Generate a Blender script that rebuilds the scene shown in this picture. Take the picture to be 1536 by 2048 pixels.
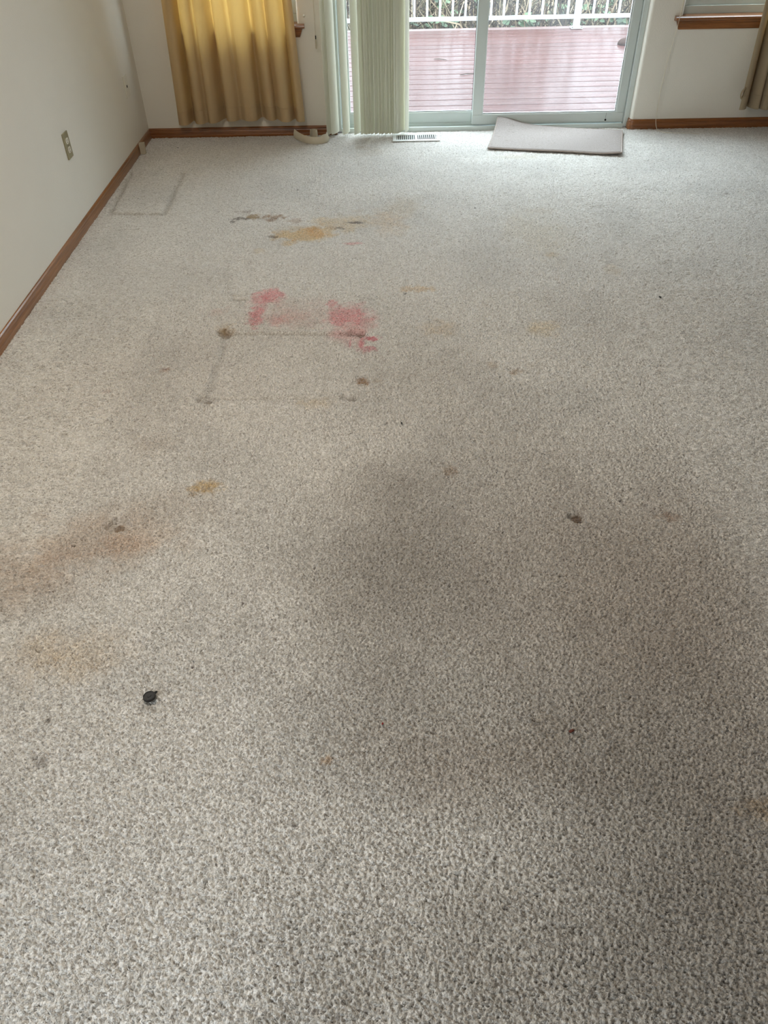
import bpy, bmesh, math, random
import numpy as np
from mathutils import Vector, Matrix

random.seed(7)
rng = np.random.default_rng(7)
for o in list(bpy.data.objects):
    bpy.data.objects.remove(o)
S = bpy.context.scene
COL = S.collection

# ------------------------------------------------------------------ camera
# world: x to the right along the window wall, y towards the deck, z up, metres
FPX, YAW, PITCH, ROLL = 1546.84, -0.01502, 0.73935, -0.02344
CAM = Vector((1.5157, -5.2687, 1.5359))
fw = Vector((math.sin(YAW) * math.cos(PITCH), math.cos(YAW) * math.cos(PITCH), -math.sin(PITCH)))
rt0 = Vector((math.cos(YAW), -math.sin(YAW), 0))
up0 = rt0.cross(fw)
rt = math.cos(ROLL) * rt0 + math.sin(ROLL) * up0
up = -math.sin(ROLL) * rt0 + math.cos(ROLL) * up0
cd = bpy.data.cameras.new('camera')
cam = bpy.data.objects.new('camera', cd)
COL.objects.link(cam)
cd.sensor_fit = 'HORIZONTAL'
cd.sensor_width = 36
cd.lens = 36 * FPX / 1536
cd.clip_start = 0.02
cam.matrix_world = Matrix(((rt.x, up.x, -fw.x, CAM.x), (rt.y, up.y, -fw.y, CAM.y),
                           (rt.z, up.z, -fw.z, CAM.z), (0, 0, 0, 1)))
S.camera = cam


def at(u, v, axis, val):
    """photo pixel -> point where its ray meets the plane  axis = val"""
    d = fw + rt * ((u - 768) / FPX) - up * ((v - 1024) / FPX)
    return CAM + d * ((val - CAM[axis]) / d[axis])


# ------------------------------------------------------------------ light
SKY = 14.5                                  # zenith radiance of the overcast sky
w = bpy.data.worlds.new('overcast_sky')
S.world = w
w.use_nodes = True
wn = w.node_tree.nodes
wl = w.node_tree.links
wn['Background'].inputs[0].default_value = (0.78, 0.89, 1.0, 1)
# CIE standard overcast sky: L = Lz (1 + 2 sin h) / 3
wtc, wsx, wmx, wma = [wn.new(t) for t in ('ShaderNodeTexCoord', 'ShaderNodeSeparateXYZ', 'ShaderNodeMath', 'ShaderNodeMath')]
wl.new(wtc.outputs['Generated'], wsx.inputs[0])
wmx.operation = 'MAXIMUM'
wl.new(wsx.outputs['Z'], wmx.inputs[0])
wmx.inputs[1].default_value = 0
wma.operation = 'MULTIPLY_ADD'
wl.new(wmx.outputs[0], wma.inputs[0])
wma.inputs[1].default_value = SKY * 2 / 3
wma.inputs[2].default_value = SKY / 3
wl.new(wma.outputs[0], wn['Background'].inputs[1])


def portal(name, loc, sx, sy, direction):
    """light portal in a window opening: only helps sampling the sky"""
    l = bpy.data.lights.new(name, 'AREA')
    l.shape = 'RECTANGLE'
    l.size, l.size_y = sx, sy
    l.cycles.is_portal = True
    o = bpy.data.objects.new(name, l)
    COL.objects.link(o)
    o.location = loc
    o.rotation_euler = Vector(direction).to_track_quat('-Z', 'Y').to_euler()
    return o


RX, REAR, CEIL = 4.24, -7.6, 2.44           # right wall, rear wall, ceiling
portal('door_daylight', (2.12, .16, 1.02), 1.84, 2.04, (0, -1, 0))
portal('left_window_daylight', (.62, .16, 1.25), .74, 1.3, (0, -1, 0))
portal('right_window_daylight', (3.62, .16, 1.25), .74, 1.3, (0, -1, 0))
portal('added_side_window_daylight', (-.13, -5.9, 1.45), 1.4, 1.3, (1, 0, 0))  # unseen side window, added to light the foreground

S.view_settings.view_transform = 'Standard'
S.view_settings.look = 'None'
S.view_settings.exposure = 0.0
S.view_settings.gamma = 1
S.view_settings.use_curve_mapping = False


# ------------------------------------------------------------------ helpers
def mesh_object(name, verts, faces, mat=None, parent=None, smooth=False):
    me = bpy.data.meshes.new(name)
    me.from_pydata([tuple(v) for v in verts], [], faces)
    me.update()
    if smooth:
        me.polygons.foreach_set('use_smooth', [True] * len(me.polygons))
    if mat:
        me.materials.append(mat)
    o = bpy.data.objects.new(name, me)
    COL.objects.link(o)
    if parent:
        o.parent = parent
    return o


def tag(o, label, cat=None, group=None, kind=None):
    o['label'] = label
    if cat:
        o['category'] = cat
    if group:
        o['group'] = group
    if kind:
        o['kind'] = kind
    return o


def empty(name, loc=(0, 0, 0), rz=0):
    o = bpy.data.objects.new(name, None)
    o.empty_display_size = .05
    COL.objects.link(o)
    o.location = loc
    o.rotation_euler = (0, 0, rz)
    return o


class MB:
    """collects shapes for one mesh"""
    def __init__(self):
        self.v, self.f = [], []

    def add(self, vs, fs):
        n = len(self.v)
        self.v += [tuple(p) for p in vs]
        self.f += [tuple(i + n for i in q) for q in fs]
        return self

    def box(self, a, b, bev=0):
        bm = bmesh.new()
        bmesh.ops.create_cube(bm, size=1)
        for q in bm.verts:
            q.co = Vector([(a[i] + b[i]) / 2 + q.co[i] * (b[i] - a[i]) for i in range(3)])
        if bev:
            bmesh.ops.bevel(bm, geom=bm.edges[:], offset=bev, segments=2, affect='EDGES', profile=.5)
        bm.verts.index_update()
        self.add([q.co for q in bm.verts], [[q.index for q in f.verts] for f in bm.faces])
        bm.free()
        return self

    def prism(self, poly, lo, hi, axis=2):
        """extrude a 2-d polygon along an axis; axis 2: (x,y), axis 0: (y,z), axis 1: (x,z)"""
        def pt(p, h):
            return {2: (p[0], p[1], h), 0: (h, p[0], p[1]), 1: (p[0], h, p[1])}[axis]
        n = len(poly)
        self.add([pt(p, lo) for p in poly] + [pt(p, hi) for p in poly],
                 [tuple(range(n))[::-1], tuple(range(n, 2 * n))] +
                 [(i, (i + 1) % n, n + (i + 1) % n, n + i) for i in range(n)])
        return self

    def tube(self, pts, rad, seg=8, cap=True):
        pts = [Vector(p) for p in pts]
        if not hasattr(rad, '__len__'):
            rad = [rad] * len(pts)
        vs, fs = [], []
        prev = None
        for i, p in enumerate(pts):
            d = (pts[min(i + 1, len(pts) - 1)] - pts[max(i - 1, 0)]).normalized()
            a = Vector((0, 0, 1)) if abs(d.z) < .9 else Vector((1, 0, 0))
            if prev is not None:
                a = prev
            e = d.cross(a).normalized()
            g = e.cross(d).normalized()
            prev = g
            for k in range(seg):
                t = 2 * math.pi * k / seg
                vs.append(p + (e * math.cos(t) + g * math.sin(t)) * rad[i])
        for i in range(len(pts) - 1):
            for k in range(seg):
                k2 = (k + 1) % seg
                fs.append((i * seg + k, i * seg + k2, (i + 1) * seg + k2, (i + 1) * seg + k))
        if cap:
            fs.append(tuple(range(seg))[::-1])
            fs.append(tuple(range((len(pts) - 1) * seg, len(pts) * seg)))
        return self.add(vs, fs)

    def lathe(self, prof, c=(0, 0, 0), seg=20):
        vs, fs = [], []
        for r, z in prof:
            for k in range(seg):
                t = 2 * math.pi * k / seg
                vs.append((c[0] + r * math.cos(t), c[1] + r * math.sin(t), c[2] + z))
        for i in range(len(prof) - 1):
            for k in range(seg):
                k2 = (k + 1) % seg
                fs.append((i * seg + k, i * seg + k2, (i + 1) * seg + k2, (i + 1) * seg + k))
        fs.append(tuple(range(seg))[::-1])
        fs.append(tuple(range((len(prof) - 1) * seg, len(prof) * seg)))
        return self.add(vs, fs)

    def grid(self, fn, nu, nv, thick=0):
        """sheet  fn(a, b) -> point, a, b in 0..1; thick: closed sheet"""
        P = [[Vector(fn(i / nu, j / nv)) for j in range(nv + 1)] for i in range(nu + 1)]
        vs = [p for r in P for p in r]
        fs = [(i * (nv + 1) + j, (i + 1) * (nv + 1) + j, (i + 1) * (nv + 1) + j + 1, i * (nv + 1) + j + 1)
              for i in range(nu) for j in range(nv)]
        if thick:
            N = []
            for i in range(nu + 1):
                for j in range(nv + 1):
                    du = P[min(i + 1, nu)][j] - P[max(i - 1, 0)][j]
                    dv = P[i][min(j + 1, nv)] - P[i][max(j - 1, 0)]
                    N.append(du.cross(dv).normalized())
            n = len(vs)
            vs = [p + N[k] * thick / 2 for k, p in enumerate(vs)] + [p - N[k] * thick / 2 for k, p in enumerate(vs)]
            fs = fs + [tuple(n + q for q in f[::-1]) for f in fs]
            rim = [i * (nv + 1) for i in range(nu + 1)] + [nu * (nv + 1) + j for j in range(1, nv + 1)] + \
                  [i * (nv + 1) + nv for i in range(nu - 1, -1, -1)] + [j for j in range(nv - 1, 0, -1)]
            for k in range(len(rim)):
                a, b = rim[k], rim[(k + 1) % len(rim)]
                fs.append((a, n + a, n + b, b))
        return self.add(vs, fs)

    def build(self, name, mat=None, parent=None, smooth=False, sharp=None):
        o = mesh_object(name, self.v, self.f, mat, parent, smooth)
        if smooth and sharp:
            o.data.set_sharp_from_angle(angle=math.radians(sharp))
        return o


# ------------------------------------------------------------------ materials
class N:
    def __init__(self, name):
        self.m = bpy.data.materials.new(name)
        self.m.use_nodes = True
        self.t = self.m.node_tree
        self.b = self.t.nodes['Principled BSDF']
        self.out = self.t.nodes['Material Output']

    def n(self, kind, **kw):
        x = self.t.nodes.new('ShaderNode' + kind)
        for k, v in kw.items():
            setattr(x, k, v)
        return x

    def l(self, a, b):
        self.t.links.new(a, b)

    def coord(self, scale=(1, 1, 1)):
        c = self.n('TexCoord')
        m = self.n('Mapping')
        m.inputs['Scale'].default_value = scale
        self.l(c.outputs['Object'], m.inputs[0])
        return m.outputs[0]

    def noise(self, vec, scale, detail=3, rough=.55):
        x = self.n('TexNoise')
        x.inputs['Scale'].default_value = scale
        x.inputs['Detail'].default_value = detail
        x.inputs['Roughness'].default_value = rough
        self.l(vec, x.inputs['Vector'])
        return x.outputs['Fac']

    def ramp(self, fac, stops):
        r = self.n('ValToRGB')
        e = r.color_ramp.elements
        while len(e) < len(stops):
            e.new(.5)
        for i, (p, c) in enumerate(stops):
            e[i].position = p
            e[i].color = (*c, 1) if len(c) == 3 else c
        self.l(fac, r.inputs[0])
        return r.outputs[0]

    def mul(self, a, b):
        x = self.n('Mix', data_type='RGBA', blend_type='MULTIPLY')
        x.inputs[0].default_value = 1
        self.l(a, x.inputs[6])
        self.l(b, x.inputs[7])
        return x.outputs[2]

    def bump(self, h, dist, strength=1.0, normal=None):
        x = self.n('Bump')
        x.inputs['Strength'].default_value = strength
        x.inputs['Distance'].default_value = dist
        self.l(h, x.inputs['Height'])
        if normal:
            self.l(normal, x.inputs['Normal'])
        return x.outputs[0]


def srgb(r, g, b):
    f = lambda c: c / 12.92 if c <= .04045 else ((c + .055) / 1.055) ** 2.4
    return (f(r / 255), f(g / 255), f(b / 255))


def simple(name, col, rough=.5, var=.06, scale=8, bump=0, bscale=200, metal=0, stretch=(1, 1, 1)):
    k = N(name)
    c = k.coord(stretch)
    lo = tuple(max(0, x * (1 - var)) for x in col)
    hi = tuple(min(1, x * (1 + var)) for x in col)
    k.l(k.ramp(k.noise(c, scale), [(.3, lo), (.7, hi)]), k.b.inputs['Base Color'])
    k.b.inputs['Roughness'].default_value = rough
    k.b.inputs['Metallic'].default_value = metal
    if bump:
        k.l(k.bump(k.noise(c, bscale), bump), k.b.inputs['Normal'])
    return k.m


def wood(name, dark, light, axis, rough=.28):
    k = N(name)
    sc = [28, 28, 28]
    sc[axis] = 1.3
    c = k.coord(tuple(sc))
    fine = k.coord(tuple(6 * s for s in sc))
    a = k.ramp(k.noise(c, 2.2, 5, .6), [(.3, dark), (.7, light)])
    g = k.ramp(k.noise(fine, 2, 2), [(.35, (.72, .72, .72)), (.6, (1, 1, 1))])
    k.l(k.mul(a, g), k.b.inputs['Base Color'])
    k.b.inputs['Roughness'].default_value = rough
    k.b.inputs['Coat Weight'].default_value = .6
    k.b.inputs['Coat Roughness'].default_value = .2
    return k.m


def cloth(name, col, trans, tcol, rough=.9):
    """woven fabric or thin plastic that lets daylight through"""
    k = N(name)
    c = k.coord()
    weave = k.noise(k.coord((260, 260, 260)), 2, 2)
    v = k.ramp(weave, [(.3, tuple(x * .9 for x in col)), (.7, tuple(min(1, x * 1.06) for x in col))])
    k.l(v, k.b.inputs['Base Color'])
    k.b.inputs['Roughness'].default_value = rough
    k.l(k.bump(weave, .0006), k.b.inputs['Normal'])
    t = k.n('BsdfTranslucent')
    t.inputs[0].default_value = (*tcol, 1)
    mx = k.n('MixShader')
    mx.inputs[0].default_value = trans
    k.l(k.b.outputs[0], mx.inputs[1])
    k.l(t.outputs[0], mx.inputs[2])
    k.l(mx.outputs[0], k.out.inputs[0])
    return k.m


def glass_mat(name, dust):
    k = N(name)
    tr = k.n('BsdfTransparent')
    tr.inputs[0].default_value = (.95, .97, .96, 1)
    gl = k.n('BsdfGlossy')
    gl.inputs['Roughness'].default_value = .02
    lw = k.n('LayerWeight')
    lw.inputs[0].default_value = .5
    m1 = k.n('MixShader')
    k.l(k.ramp(lw.outputs['Facing'], [(0, (.035,) * 3), (.5, (.05,) * 3), (.8, (.16,) * 3), (1, (.8,) * 3)]), m1.inputs[0])
    k.l(tr.outputs[0], m1.inputs[1])
    k.l(gl.outputs[0], m1.inputs[2])
    df = k.n('BsdfTranslucent')
    df.inputs[0].default_value = (.8, .82, .84, 1)
    m2 = k.n('MixShader')
    k.l(k.ramp(k.noise(k.coord((3, 3, 1.2)), 2.5, 4), [(.35, (dust * .5,) * 3), (.75, (dust * 1.5,) * 3)]), m2.inputs[0])
    k.l(m1.outputs[0], m2.inputs[1])
    k.l(df.outputs[0], m2.inputs[2])
    k.l(m2.outputs[0], k.out.inputs[0])
    return k.m


M = {}
M['wall'] = simple('painted_wall', srgb(231, 226, 214), .6, .012, 3, .0012, 160)
M['taupe'] = simple('taupe_accent_wall', srgb(128, 114, 100), .6, .012, 3, .0012, 160)
M['ceiling'] = simple('ceiling_paint', srgb(228, 226, 220), .8, .01, 3, .002, 90)
M['oak_x'] = wood('oak_along_x', srgb(112, 64, 27), srgb(160, 100, 48), 0)
M['oak_y'] = wood('oak_along_y', srgb(118, 72, 32), srgb(164, 108, 56), 1)
M['vinyl'] = simple('white_vinyl', srgb(206, 214, 210), .35, .02, 5)
M['vinyl_bright'] = simple('glazing_bead', srgb(235, 240, 238), .3, .01, 5)
M['gasket'] = simple('dark_gasket', srgb(48, 48, 46), .6)
M['glass'] = glass_mat('window_glass', .015)
M['dusty'] = glass_mat('dusty_glass', .03)
M['gold'] = cloth('gold_curtain_cloth', srgb(216, 201, 166), .55, srgb(246, 222, 166))
M['tan'] = cloth('tan_curtain_cloth', srgb(186, 170, 142), .4, srgb(206, 182, 138))
M['vane'] = cloth('blind_vane_plastic', srgb(243, 240, 226), .42, srgb(238, 238, 226), .45)
M['cord'] = simple('cord_ivory', srgb(218, 208, 186), .7, .05, 60)
M['plastic'] = simple('ivory_plastic', srgb(196, 186, 164), .45, .04, 20)
M['almond'] = simple('almond_plate', srgb(150, 142, 112), .35, .05, 40)
M['white_plate'] = simple('white_plate', srgb(222, 216, 200), .4, .02, 40)
M['receptacle'] = simple('receptacle_white', srgb(226, 220, 204), .35, .02, 40)
M['black'] = simple('black_rubber', srgb(34, 33, 32), .6, .25, 300, .0008, 500)
M['dark'] = simple('dark_void', srgb(14, 13, 12), .8)
M['register'] = simple('register_enamel', srgb(226, 228, 224), .35, .03, 30)
M['rail'] = simple('rail_white_paint', srgb(200, 206, 208), .4, .015, 12)
M['rubber_tip'] = simple('brown_crumb', srgb(88, 40, 24), .8, .2, 200)
M['redbit'] = simple('red_crumb', srgb(120, 26, 28), .8, .2, 200)
M['screw'] = simple('screw_steel', srgb(120, 120, 116), .35, .05, 30, metal=.8)
M['soil'] = simple('brush_soil', srgb(58, 46, 36), .95, .3, 6, .03, 12)
M['bark'] = simple('tree_bark', srgb(74, 62, 52), .95, .25, 12, .02, 30)
M['needles'] = simple('evergreen_foliage', srgb(52, 70, 46), .8, .3, 3)


# ------------------------------------------------------------------ carpet floor
def hash01(ix, iy, k):
    h = (ix.astype(np.int64) * 374761393 + iy.astype(np.int64) * 668265263 + k * 1274126177) & 0x7fffffff
    h = ((h ^ (h >> 13)) * 1274126177) & 0x7fffffff
    h = ((h ^ (h >> 16)) * 668265263) & 0x7fffffff
    return ((h ^ (h >> 15)) & 0xffffff) / float(0xffffff)


def vnoise(x, y, s, k=0):
    x, y = x * s, y * s
    ix, iy = np.floor(x), np.floor(y)
    fx, fy = x - ix, y - iy
    fx, fy = fx * fx * (3 - 2 * fx), fy * fy * (3 - 2 * fy)
    a, b = hash01(ix, iy, k), hash01(ix + 1, iy, k)
    c, d = hash01(ix, iy + 1, k), hash01(ix + 1, iy + 1, k)
    return (a * (1 - fx) + b * fx) * (1 - fy) + (c * (1 - fx) + d * fx) * fy


def fbm(x, y, s, k=0, o=3):
    t, a, n = 0, 1, 0
    for i in range(o):
        t = t + a * vnoise(x, y, s * 2 ** i, k + i)
        n += a
        a *= .55
    return t / n


def sm(e0, e1, x):
    t = np.clip((x - e0) / (e1 - e0), 0, 1)
    return t * t * (3 - 2 * t)


PINK, RED = (1.0, .50, .54), (.85, .30, .36)
ORANGE, BROWN, DARK = (.94, .72, .40), (.56, .40, .24), (.22, .18, .14)
DIRT, DIRT_SHADE_B = (.48, .45, .41), (.54, .45, .37)  # both also carry the painted-in shade at the lower right
# photo pixel centre, half extents in pixels, colour, strength, edge softness, ragged edge
STAINS_AND_SHADE = [
    # broad traffic soiling, with painted-in shade darkening the lower right
    (1330, 1480, 560, 700, DIRT, .40, .98, .3), (1000, 1000, 520, 300, DIRT_SHADE_B, .16, .98, .4), (780, 1120, 200, 260, DIRT, .52, .95, .5), (900, 1250, 430, 420, DIRT, .44, .98, .4), (740, 1430, 190, 150, DIRT, .32, .95, .5),
    (1290, 1180, 360, 280, DIRT_SHADE_B, .42, .98, .4), (1400, 1620, 380, 480, DIRT, .62, .98, .4), (1450, 1300, 260, 500, DIRT_SHADE_B, .30, .98, .4),
    (960, 1530, 280, 100, DIRT_SHADE_B, .36, .95, .5), (1020, 880, 360, 170, DIRT, .28, .98, .4),
    (820, 740, 190, 90, DIRT, .34, .95, .6), (300, 770, 340, 170, DIRT_SHADE_B, .20, .98, .4),
    (560, 660, 220, 70, DIRT_SHADE_B, .20, .95, .5), (1000, 1960, 560, 260, DIRT, .55, .98, .4), (1450, 1850, 320, 300, DIRT, .45, .98, .4), (1250, 500, 330, 140, DIRT_SHADE_B, .07, .98, .5),
    # brown spill by the left edge
    (200, 1075, 180, 60, (.74, .56, .42), .46, .6, .5), (60, 1140, 150, 70, (.72, .56, .44), .42, .9, .5),
    (130, 1310, 120, 60, (.88, .70, .48), .42, .9, .5), (330, 1010, 150, 46, DIRT_SHADE_B, .30, .9, .5),
    (310, 890, 48, 24, DIRT_SHADE_B, .26, .9, .6), (20, 1190, 120, 60, DIRT_SHADE_B, .30, .9, .5), (250, 1085, 70, 30, (.80, .58, .42), .35, .6, .5),
    # pink dye
    (540, 590, 30, 15, PINK, .85, .55, .7), (512, 632, 17, 22, PINK, .8, .6, .8), (520, 605, 22, 16, PINK, .4, .7, .8),
    (590, 625, 85, 28, (.90, .60, .58), .5, .8, .8), (690, 628, 42, 24, PINK, .8, .6, .9), (665, 606, 14, 10, PINK, .6, .6, .8),
    (700, 655, 58, 34, PINK, .45, .8, .7), (555, 640, 22, 14, PINK, .35, .8, .8),
    (742, 675, 19, 5, RED, .9, .4, .7), (735, 697, 24, 6, RED, .65, .6, .9), (723, 684, 7, 13, RED, .6, .6, .7),
    (700, 686, 2.5, 10, RED, .7, .5, .3), (705, 486, 22, 3, (.95, .5, .5), .7, .5, .5), (437, 620, 20, 10, (.85, .62, .58), .35, .8, .8),
    # orange and brown pet stains near the door
    (605, 468, 54, 14, ORANGE, .95, .45, .6), (640, 462, 36, 13, ORANGE, .6, .5, .8), (578, 484, 18, 8, ORANGE, .6, .6, .8),
    (690, 445, 70, 16, ORANGE, .45, .7, .9), (780, 440, 38, 26, (.96, .82, .66), .7, .8, .6), (805, 412, 40, 22, (.86, .78, .66), .5, .8, .7),
    (506, 432, 13, 5.5, (.48, .34, .16), .95, .5, .8), (550, 433, 26, 5, (.52, .38, .26), .9, .55, .9), (541, 438, 12, 4, (.5, .36, .26), .8, .6, .8),
    (590, 441, 15, 5, (.6, .46, .36), .75, .6, .9), (482, 436, 22, 3.5, DARK, .75, .6, 1.0), (466, 443, 8, 3, DARK, .85, .6, .7),
    (489, 422, 16, 4, (.5, .42, .38), .6, .5, 1.1), (710, 444, 19, 2.6, DARK, .9, .5, .7), (680, 455, 9, 2.5, DARK, .7, .6, .8), (545, 472, 11, 2, DARK, .6, .6, .6),
    (520, 500, 14, 6, (.95, .82, .6), .4, .7, .8), (715, 420, 14, 4, BROWN, .25, .8, .8), (600, 455, 60, 6, (.8, .68, .5), .45, .7, 1.0),
    # scattered spots
    (728, 760, 15, 9, (.50, .34, .22), .9, .6, .7), (755, 760, 14, 6, BROWN, .45, .8, .8), (832, 576, 42, 7, (.94, .76, .55), .7, .6, .6),
    (880, 655, 50, 18, (.92, .78, .6), .5, .8, .7), (1088, 655, 38, 16, (.95, .82, .6), .55, .7, .6), (1225, 538, 20, 12, (.94, .84, .7), .5, .7, .6),
    (1102, 508, 15, 6, (.92, .8, .62), .5, .7, .7), (1080, 470, 80, 50, (.93, .88, .78), .5, .9, .6), (1085, 420, 30, 8, (.9, .84, .76), .4, .8, .6),
    (1035, 741, 14, 6, BROWN, .5, .7, .8), (985, 728, 14, 8, BROWN, .35, .8, .8), (412, 972, 34, 15, (.82, .62, .34), .75, .6, .8),
    (386, 986, 16, 8, (.62, .46, .26), .5, .7, .8), (330, 738, 13, 5, (.6, .44, .36), .6, .6, .7), (213, 782, 10, 4, (.7, .5, .45), .4, .7, .8),
    (897, 940, 16, 12, (.55, .4, .28), .6, .8, .9), (1340, 1030, 28, 11, (.6, .44, .34), .55, .8, .7), (630, 805, 40, 12, (.88, .76, .58), .45, .8, .8),
    (655, 1520, 14, 12, (.85, .6, .38), .6, .7, .7), (1520, 1615, 50, 28, (.78, .6, .38), .55, .8, .6), (80, 1522, 20, 16, DARK, .4, .8, 1.0),
    (96, 1437, 8, 7, DARK, .5, .8, .8), (300, 1415, 22, 12, DIRT, .5, .9, .5), (740, 300, 30, 14, (.85, .8, .74), .5, .8, .7),
    (720, 293, 9, 4, (.7, .62, .52), .6, .7, .9), (1065, 1440, 7, 5, DARK, .55, .7, .6), (963, 1430, 5, 4, DARK, .5, .7, .6),
    (448, 662, 16, 6, (.5, .38, .26), .7, .7, .8), (712, 664, 16, 4, (.38, .28, .2), .8, .7, .8), (700, 792, 14, 3, DARK, .4, .7, .6),
    (452, 655, 22, 10, (.82, .66, .44), .5, .8, .8), (1040, 312, 60, 6, (.92, .88, .78), .5, .8, .6), (595, 379, 2.5, 1.8, DARK, .8, .5, .3),
    # dark compressed furniture feet marks
    (235, 1047, 11, 9, (.50, .40, .30), .9, .25, .15), (1155, 1030, 12, 7, (.44, .35, .28), .9, .3, .25), (1161, 1033, 4, 3, DARK, .8, .5, .3),
    (412, 795, 9, 4, (.55, .46, .36), .6, .5, .5),
]
for _u, _v, _r in [(893, 606, 2), (810, 586, 3), (1000, 752, 2.5), (1120, 1150, 4), (1150, 1270, 4), (975, 1161, 4), (520, 760, 2.5), (905, 1010, 3),
                   (385, 1333, 4), (590, 1650, 5), (520, 1880, 6), (445, 1925, 5), (1370, 1690, 5), (1376, 1778, 5), (900, 1170, 3),
                   (1080, 1945, 5), (1010, 1815, 5), (145, 1090, 4), (485, 1205, 4), (410, 810, 2), (1240, 1000, 3), (1290, 1010, 3),
                   (756, 1793, 5), (1120, 1700, 4), (715, 1012, 3), (1020, 380, 1.5), (1075, 336, 1.5), (950, 415, 2)]:
    STAINS_AND_SHADE.append((_u, _v, _r, _r * .7, (.2, .17, .15), .85, .5, .4))
# furniture impressions, end pixels, width and depth in metres
DENTS = [((470, 666), (700, 666), .010, .007), ((446, 664), (468, 666), .022, .009), ((700, 665), (722, 664), .026, .009),
         ((412, 795), (706, 793), .009, .004), ((404, 795), (420, 795), .022, .008), ((690, 792), (708, 794), .018, .006),
         ((455, 668), (415, 790), .018, .004), ((470, 597), (490, 597), .012, .008), ((466, 590), (478, 590), .008, .005),
         ((218, 427), (326, 427), .014, .006), ((218, 427), (262, 345), .014, .005), ((326, 427), (366, 345), .016, .005),
         ((228, 1047), (242, 1047), .026, .008), ((1146, 1030), (1164, 1031), .020, .007), ((540, 472), (552, 473), .008, .006)]


def rows(*segs):
    out = [segs[0][0]]
    for a, b, s in segs:
        n = max(1, int(round((b - a) / s)))
        out += list(a + (b - a) * (np.arange(n) + 1) / n)
    return np.array(out)


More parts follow.
